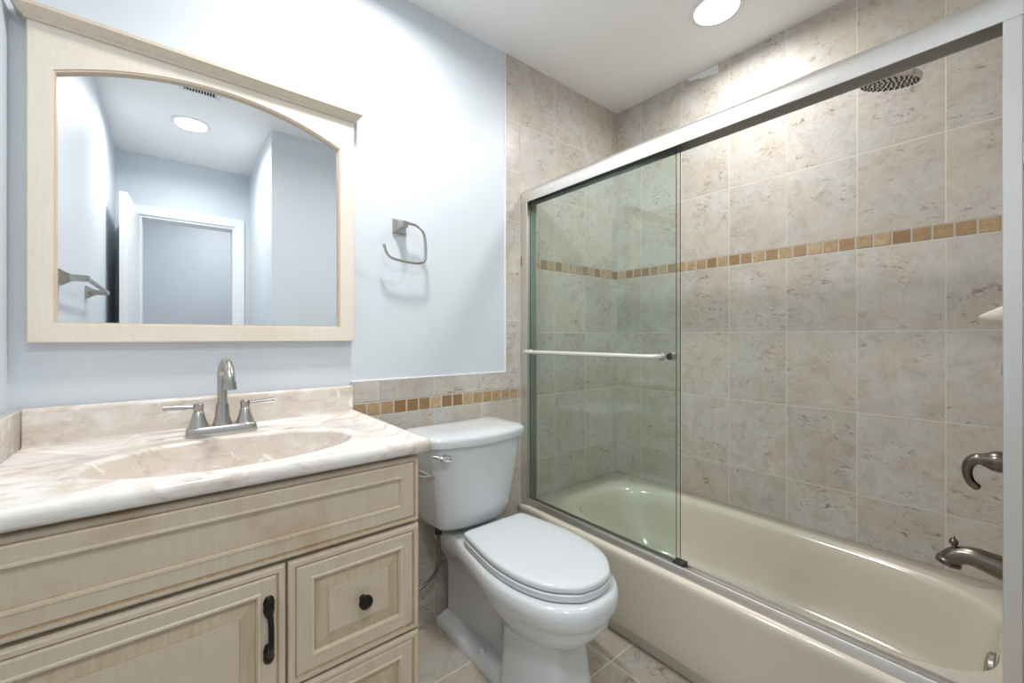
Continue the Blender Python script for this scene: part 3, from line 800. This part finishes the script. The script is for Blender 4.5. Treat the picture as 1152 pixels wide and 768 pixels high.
for f in k.bm.faces:
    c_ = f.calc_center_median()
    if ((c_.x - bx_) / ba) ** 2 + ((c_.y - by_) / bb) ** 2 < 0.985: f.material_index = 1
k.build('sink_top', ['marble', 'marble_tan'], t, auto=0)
k = B()
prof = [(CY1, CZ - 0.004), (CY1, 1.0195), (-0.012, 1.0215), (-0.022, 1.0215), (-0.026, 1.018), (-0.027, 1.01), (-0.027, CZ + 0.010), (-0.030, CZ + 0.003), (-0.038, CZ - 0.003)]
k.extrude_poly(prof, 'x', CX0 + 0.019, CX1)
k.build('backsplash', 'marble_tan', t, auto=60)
k = B()
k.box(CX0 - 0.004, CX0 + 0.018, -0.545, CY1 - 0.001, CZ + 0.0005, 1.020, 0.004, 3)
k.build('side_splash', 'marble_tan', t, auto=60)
k = B(); k.lathe((bx_, by_, CZ - 0.139), (0, 0, 1), [(0, 0.023), (0.003, 0.022), (0.004, 0.012), (0.007, 0.011), (0.008, 0.001)], 28); k.build('drain', 'nickel', t)

# ------------------------------------------------------------------ faucet
fx, fy = -1.890, -0.118
t = thing('sink_faucet', 'brushed nickel two-handle arched faucet behind the oval sink', 'faucet', (fx, fy, CZ))
k = B()
z0 = CZ + 0.0005
def stad(hx, hy, z): return superring(fx, fy, hx, hy, 4.5, z, 56)
k.rings([stad(0.080, 0.027, z0), stad(0.0805, 0.0275, z0 + 0.004), stad(0.078, 0.0255, z0 + 0.020), stad(0.075, 0.0225, z0 + 0.024), stad(0.05, 0.012, z0 + 0.0245)], True, True, True)
k.build('base_plate', 'nickel', t, auto=50)
zb = z0 + 0.024
k = B()
k.lathe((fx, fy + 0.004, zb), (0, 0, 1), [(0, 0.0225), (0.003, 0.022), (0.02, 0.0175), (0.055, 0.0145), (0.056, 0.0128)], 30)
k.tube(catmull([(fx, fy + 0.004, zb + 0.05), (fx, fy + 0.004, zb + 0.10), (fx + 0.0, fy + 0.002, zb + 0.135), (fx + 0.002, fy - 0.016, zb + 0.158), (fx + 0.004, fy - 0.045, zb + 0.166), (fx + 0.006, fy - 0.072, zb + 0.158), (fx + 0.008, fy - 0.088, zb + 0.132), (fx + 0.009, fy - 0.092, zb + 0.112)], 7), 0.0118, 22)
sp_ = k.build('spout', 'nickel', t, auto=50)
k = B(); k.lathe((fx + 0.009, fy - 0.092, zb + 0.118), (0.02, -0.08, -1), [(0, 0.0122), (0.0005, 0.0138), (0.018, 0.0142), (0.019, 0.011), (0.0185, 0.001)], 26); k.build('aerator', 'nickel', sp_)
for s_ in (-1, 1):
    hx_ = fx + s_ * 0.052
    k = B()
    k.lathe((hx_, fy + 0.002, zb), (0, 0, 1), [(0, 0.0225), (0.003, 0.0215), (0.02, 0.016), (0.038, 0.0115), (0.041, 0.0095), (0.042, 0.0115), (0.058, 0.0115), (0.060, 0.0095), (0.061, 0.001)], 30)
    h = k.build('handle', 'nickel', t, auto=40)
    k = B(); k.tube([(hx_ + s_ * 0.009, fy + 0.002, zb + 0.051), (hx_ + s_ * 0.024, fy + 0.000, zb + 0.052), (hx_ + s_ * 0.024, fy + 0.000, zb + 0.052), (hx_ + s_ * 0.072, fy - 0.006, zb + 0.055)], [0.0045, 0.0045, 0.006, 0.0068], 14)
    k.build('lever', 'nickel', h)

# ------------------------------------------------------------------ framed mirror
t = thing('framed_mirror', 'arched wall mirror in a cream painted frame with crown moulding above the sink', 'mirror', (-1.883, 0.0, 1.174))
mx0, mx1, mz0, mz1 = -2.258, -1.508, 1.174, 1.921
ox0, ox1, oz0, oz1, oap = -2.211, -1.559, 1.2235, 1.816, 1.889
cxm = (ox0 + ox1) / 2; hw = (ox1 - ox0) / 2; sag = oap - oz1
Rr = (hw * hw + sag * sag) / (2 * sag); cz_ = oap - Rr; a0 = math.asin(hw / Rr)
NArc = 28
def inner(off):
    pts = [(ox0 + off, oz0 + off), (ox1 - off, oz0 + off), (ox1 - off, oz1 - off * 0.8)]
    rr = Rr - off
    aa = math.asin((hw - off) / rr)
    for i in range(1, NArc):
        a_ = aa - 2 * aa * i / NArc
        pts.append((cxm + rr * math.sin(a_), cz_ + rr * math.cos(a_)))
    pts.append((ox0 + off, oz1 - off * 0.8))
    return pts
def outer(off):
    pts = [(mx0 + off, mz0 + off), (mx1 - off, mz0 + off), (mx1 - off, mz1)]
    for i in range(1, NArc):
        pts.append((mx1 - off - (mx1 - mx0 - 2*off) * i / NArc, mz1))
    pts.append((mx0 + off, mz1))
    return pts
k = B(); k.smooth = False
Y = lambda pts, y: [(x, y, z) for x, z in pts]
k.rings([Y(outer(0.0), -0.0005), Y(outer(0.0), -0.028), Y(outer(0.003), -0.031), Y(inner(-0.0045), -0.031), Y(inner(-0.0025), -0.0285), Y(inner(0.0), -0.0285), Y(inner(0.0), -0.012)], True, False, False, mats=[0, 0, 0, 1, 1, 1])
k.build('frame', ['frame_wood', 'frame_bead'], t, auto=0)
k = B(); k.smooth = False
k.face([k.bm.verts.new((x, -0.0165, z)) for x, z in inner(0.0)])
f = k.bm.faces[:]; 
ret = bmesh.ops.extrude_face_region(k.bm, geom=f)
bmesh.ops.translate(k.bm, verts=[v for v in ret['geom'] if isinstance(v, bmesh.types.BMVert)], vec=(0, 0.004, 0))
k.build('mirror_glass', 'mirror', t, auto=0)
# crown: the section is swept round the two mitred ends
k = B(); k.smooth = False
sec = [(0.000, 1.9212), (0.004, 1.9212), (0.006, 1.926), (0.013, 1.930), (0.021, 1.937), (0.025, 1.941), (0.0275, 1.942), (0.0275, 1.951), (0.0, 1.951)]
rg = []
for o_, z in sec:
    yf = -0.031 - o_ - 0.002
    rg.append([(mx0 - o_ * 0.75, -0.0005, z), (mx0 - o_ * 0.75, yf, z), (mx1 + o_ * 0.75, yf, z), (mx1 + o_ * 0.75, -0.0005, z)])
k.rings(rg, True, True, True)
k.build('crown_moulding', 'crown_wood', t, auto=0)

# ------------------------------------------------------------------ towel ring, towel bar, paper holder
def flared_post(k, base, axis, L, w0, w1):
    # square flange that flares down to a small square tip; axis '+x', '-y' ...
    prof = [(0.0, w0), (0.004, w0), (0.009, w0 * 0.90), (0.020, w0 * 0.62), (0.034, w0 * 0.40), (L - 0.012, w1 * 1.15), (L, w1)]
    o = Vector(base); a = Vector(axis)
    u = Vector((0, 0, 1)); w = a.cross(u)
    rg = []
    for d, h in prof:
        rg.append([o + a*d + u*h*p + w*h*q for p, q in ((-1, -1), (1, -1), (1, 1), (-1, 1))])
    k.rings(rg, True, True, True)
t = thing('towel_ring', 'brushed nickel open towel ring on the pale blue wall beside the mirror', 'towel ring', (-1.33, 0.0, 1.60))
k = B(); k.smooth = False
flared_post(k, (-1.330, -0.0005, 1.601), (0, -1, 0), 0.056, 0.0275, 0.010)
k.build('post', 'nickel', t, auto=30)
k = B()
k.tube(catmull([(-1.333, -0.050, 1.602), (-1.31, -0.050, 1.606), (-1.283, -0.050, 1.602), (-1.258, -0.050, 1.585), (-1.248, -0.050, 1.55), (-1.246, -0.050, 1.505), (-1.250, -0.050, 1.478), (-1.265, -0.050, 1.467), (-1.30, -0.050, 1.463), (-1.355, -0.050, 1.467), (-1.385, -0.050, 1.474), (-1.402, -0.050, 1.492), (-1.410, -0.050, 1.517)], 6), 0.0052, 12)
k.build('ring', 'nickel', t)

t = thing('towel_bar', 'brushed nickel towel bar on the left wall, seen in the mirror', 'towel bar', (XL, -0.86, 1.385))
for y in (-0.575, -1.165):
    k = B(); k.smooth = False
    flared_post(k, (XL + 0.0005, y, 1.388), (1, 0, 0), 0.075, 0.026, 0.009)
    k.build('post', 'nickel', t, auto=30)
k = B(); k.tube([(XL + 0.068, -0.560, 1.390), (XL + 0.068, -1.185, 1.390)], 0.008, 16); k.build('bar', 'nickel', t)

t = thing('toilet_paper_holder', 'brushed nickel paper holder fixed to the vanity side by the toilet', 'paper holder', (VX1, -0.47, 0.818))
k = B(); k.smooth = False
flared_post(k, (VX1 + 0.0005, -0.487, 0.815), (1, 0, 0), 0.070, 0.027, 0.0048)
k.build('post', 'nickel', t, auto=30)
k = B(); k.tube([(VX1 + 0.0635, -0.487, 0.815), (VX1 + 0.0635, -0.36, 0.815)], 0.0055, 14); k.build('arm', 'nickel', t)
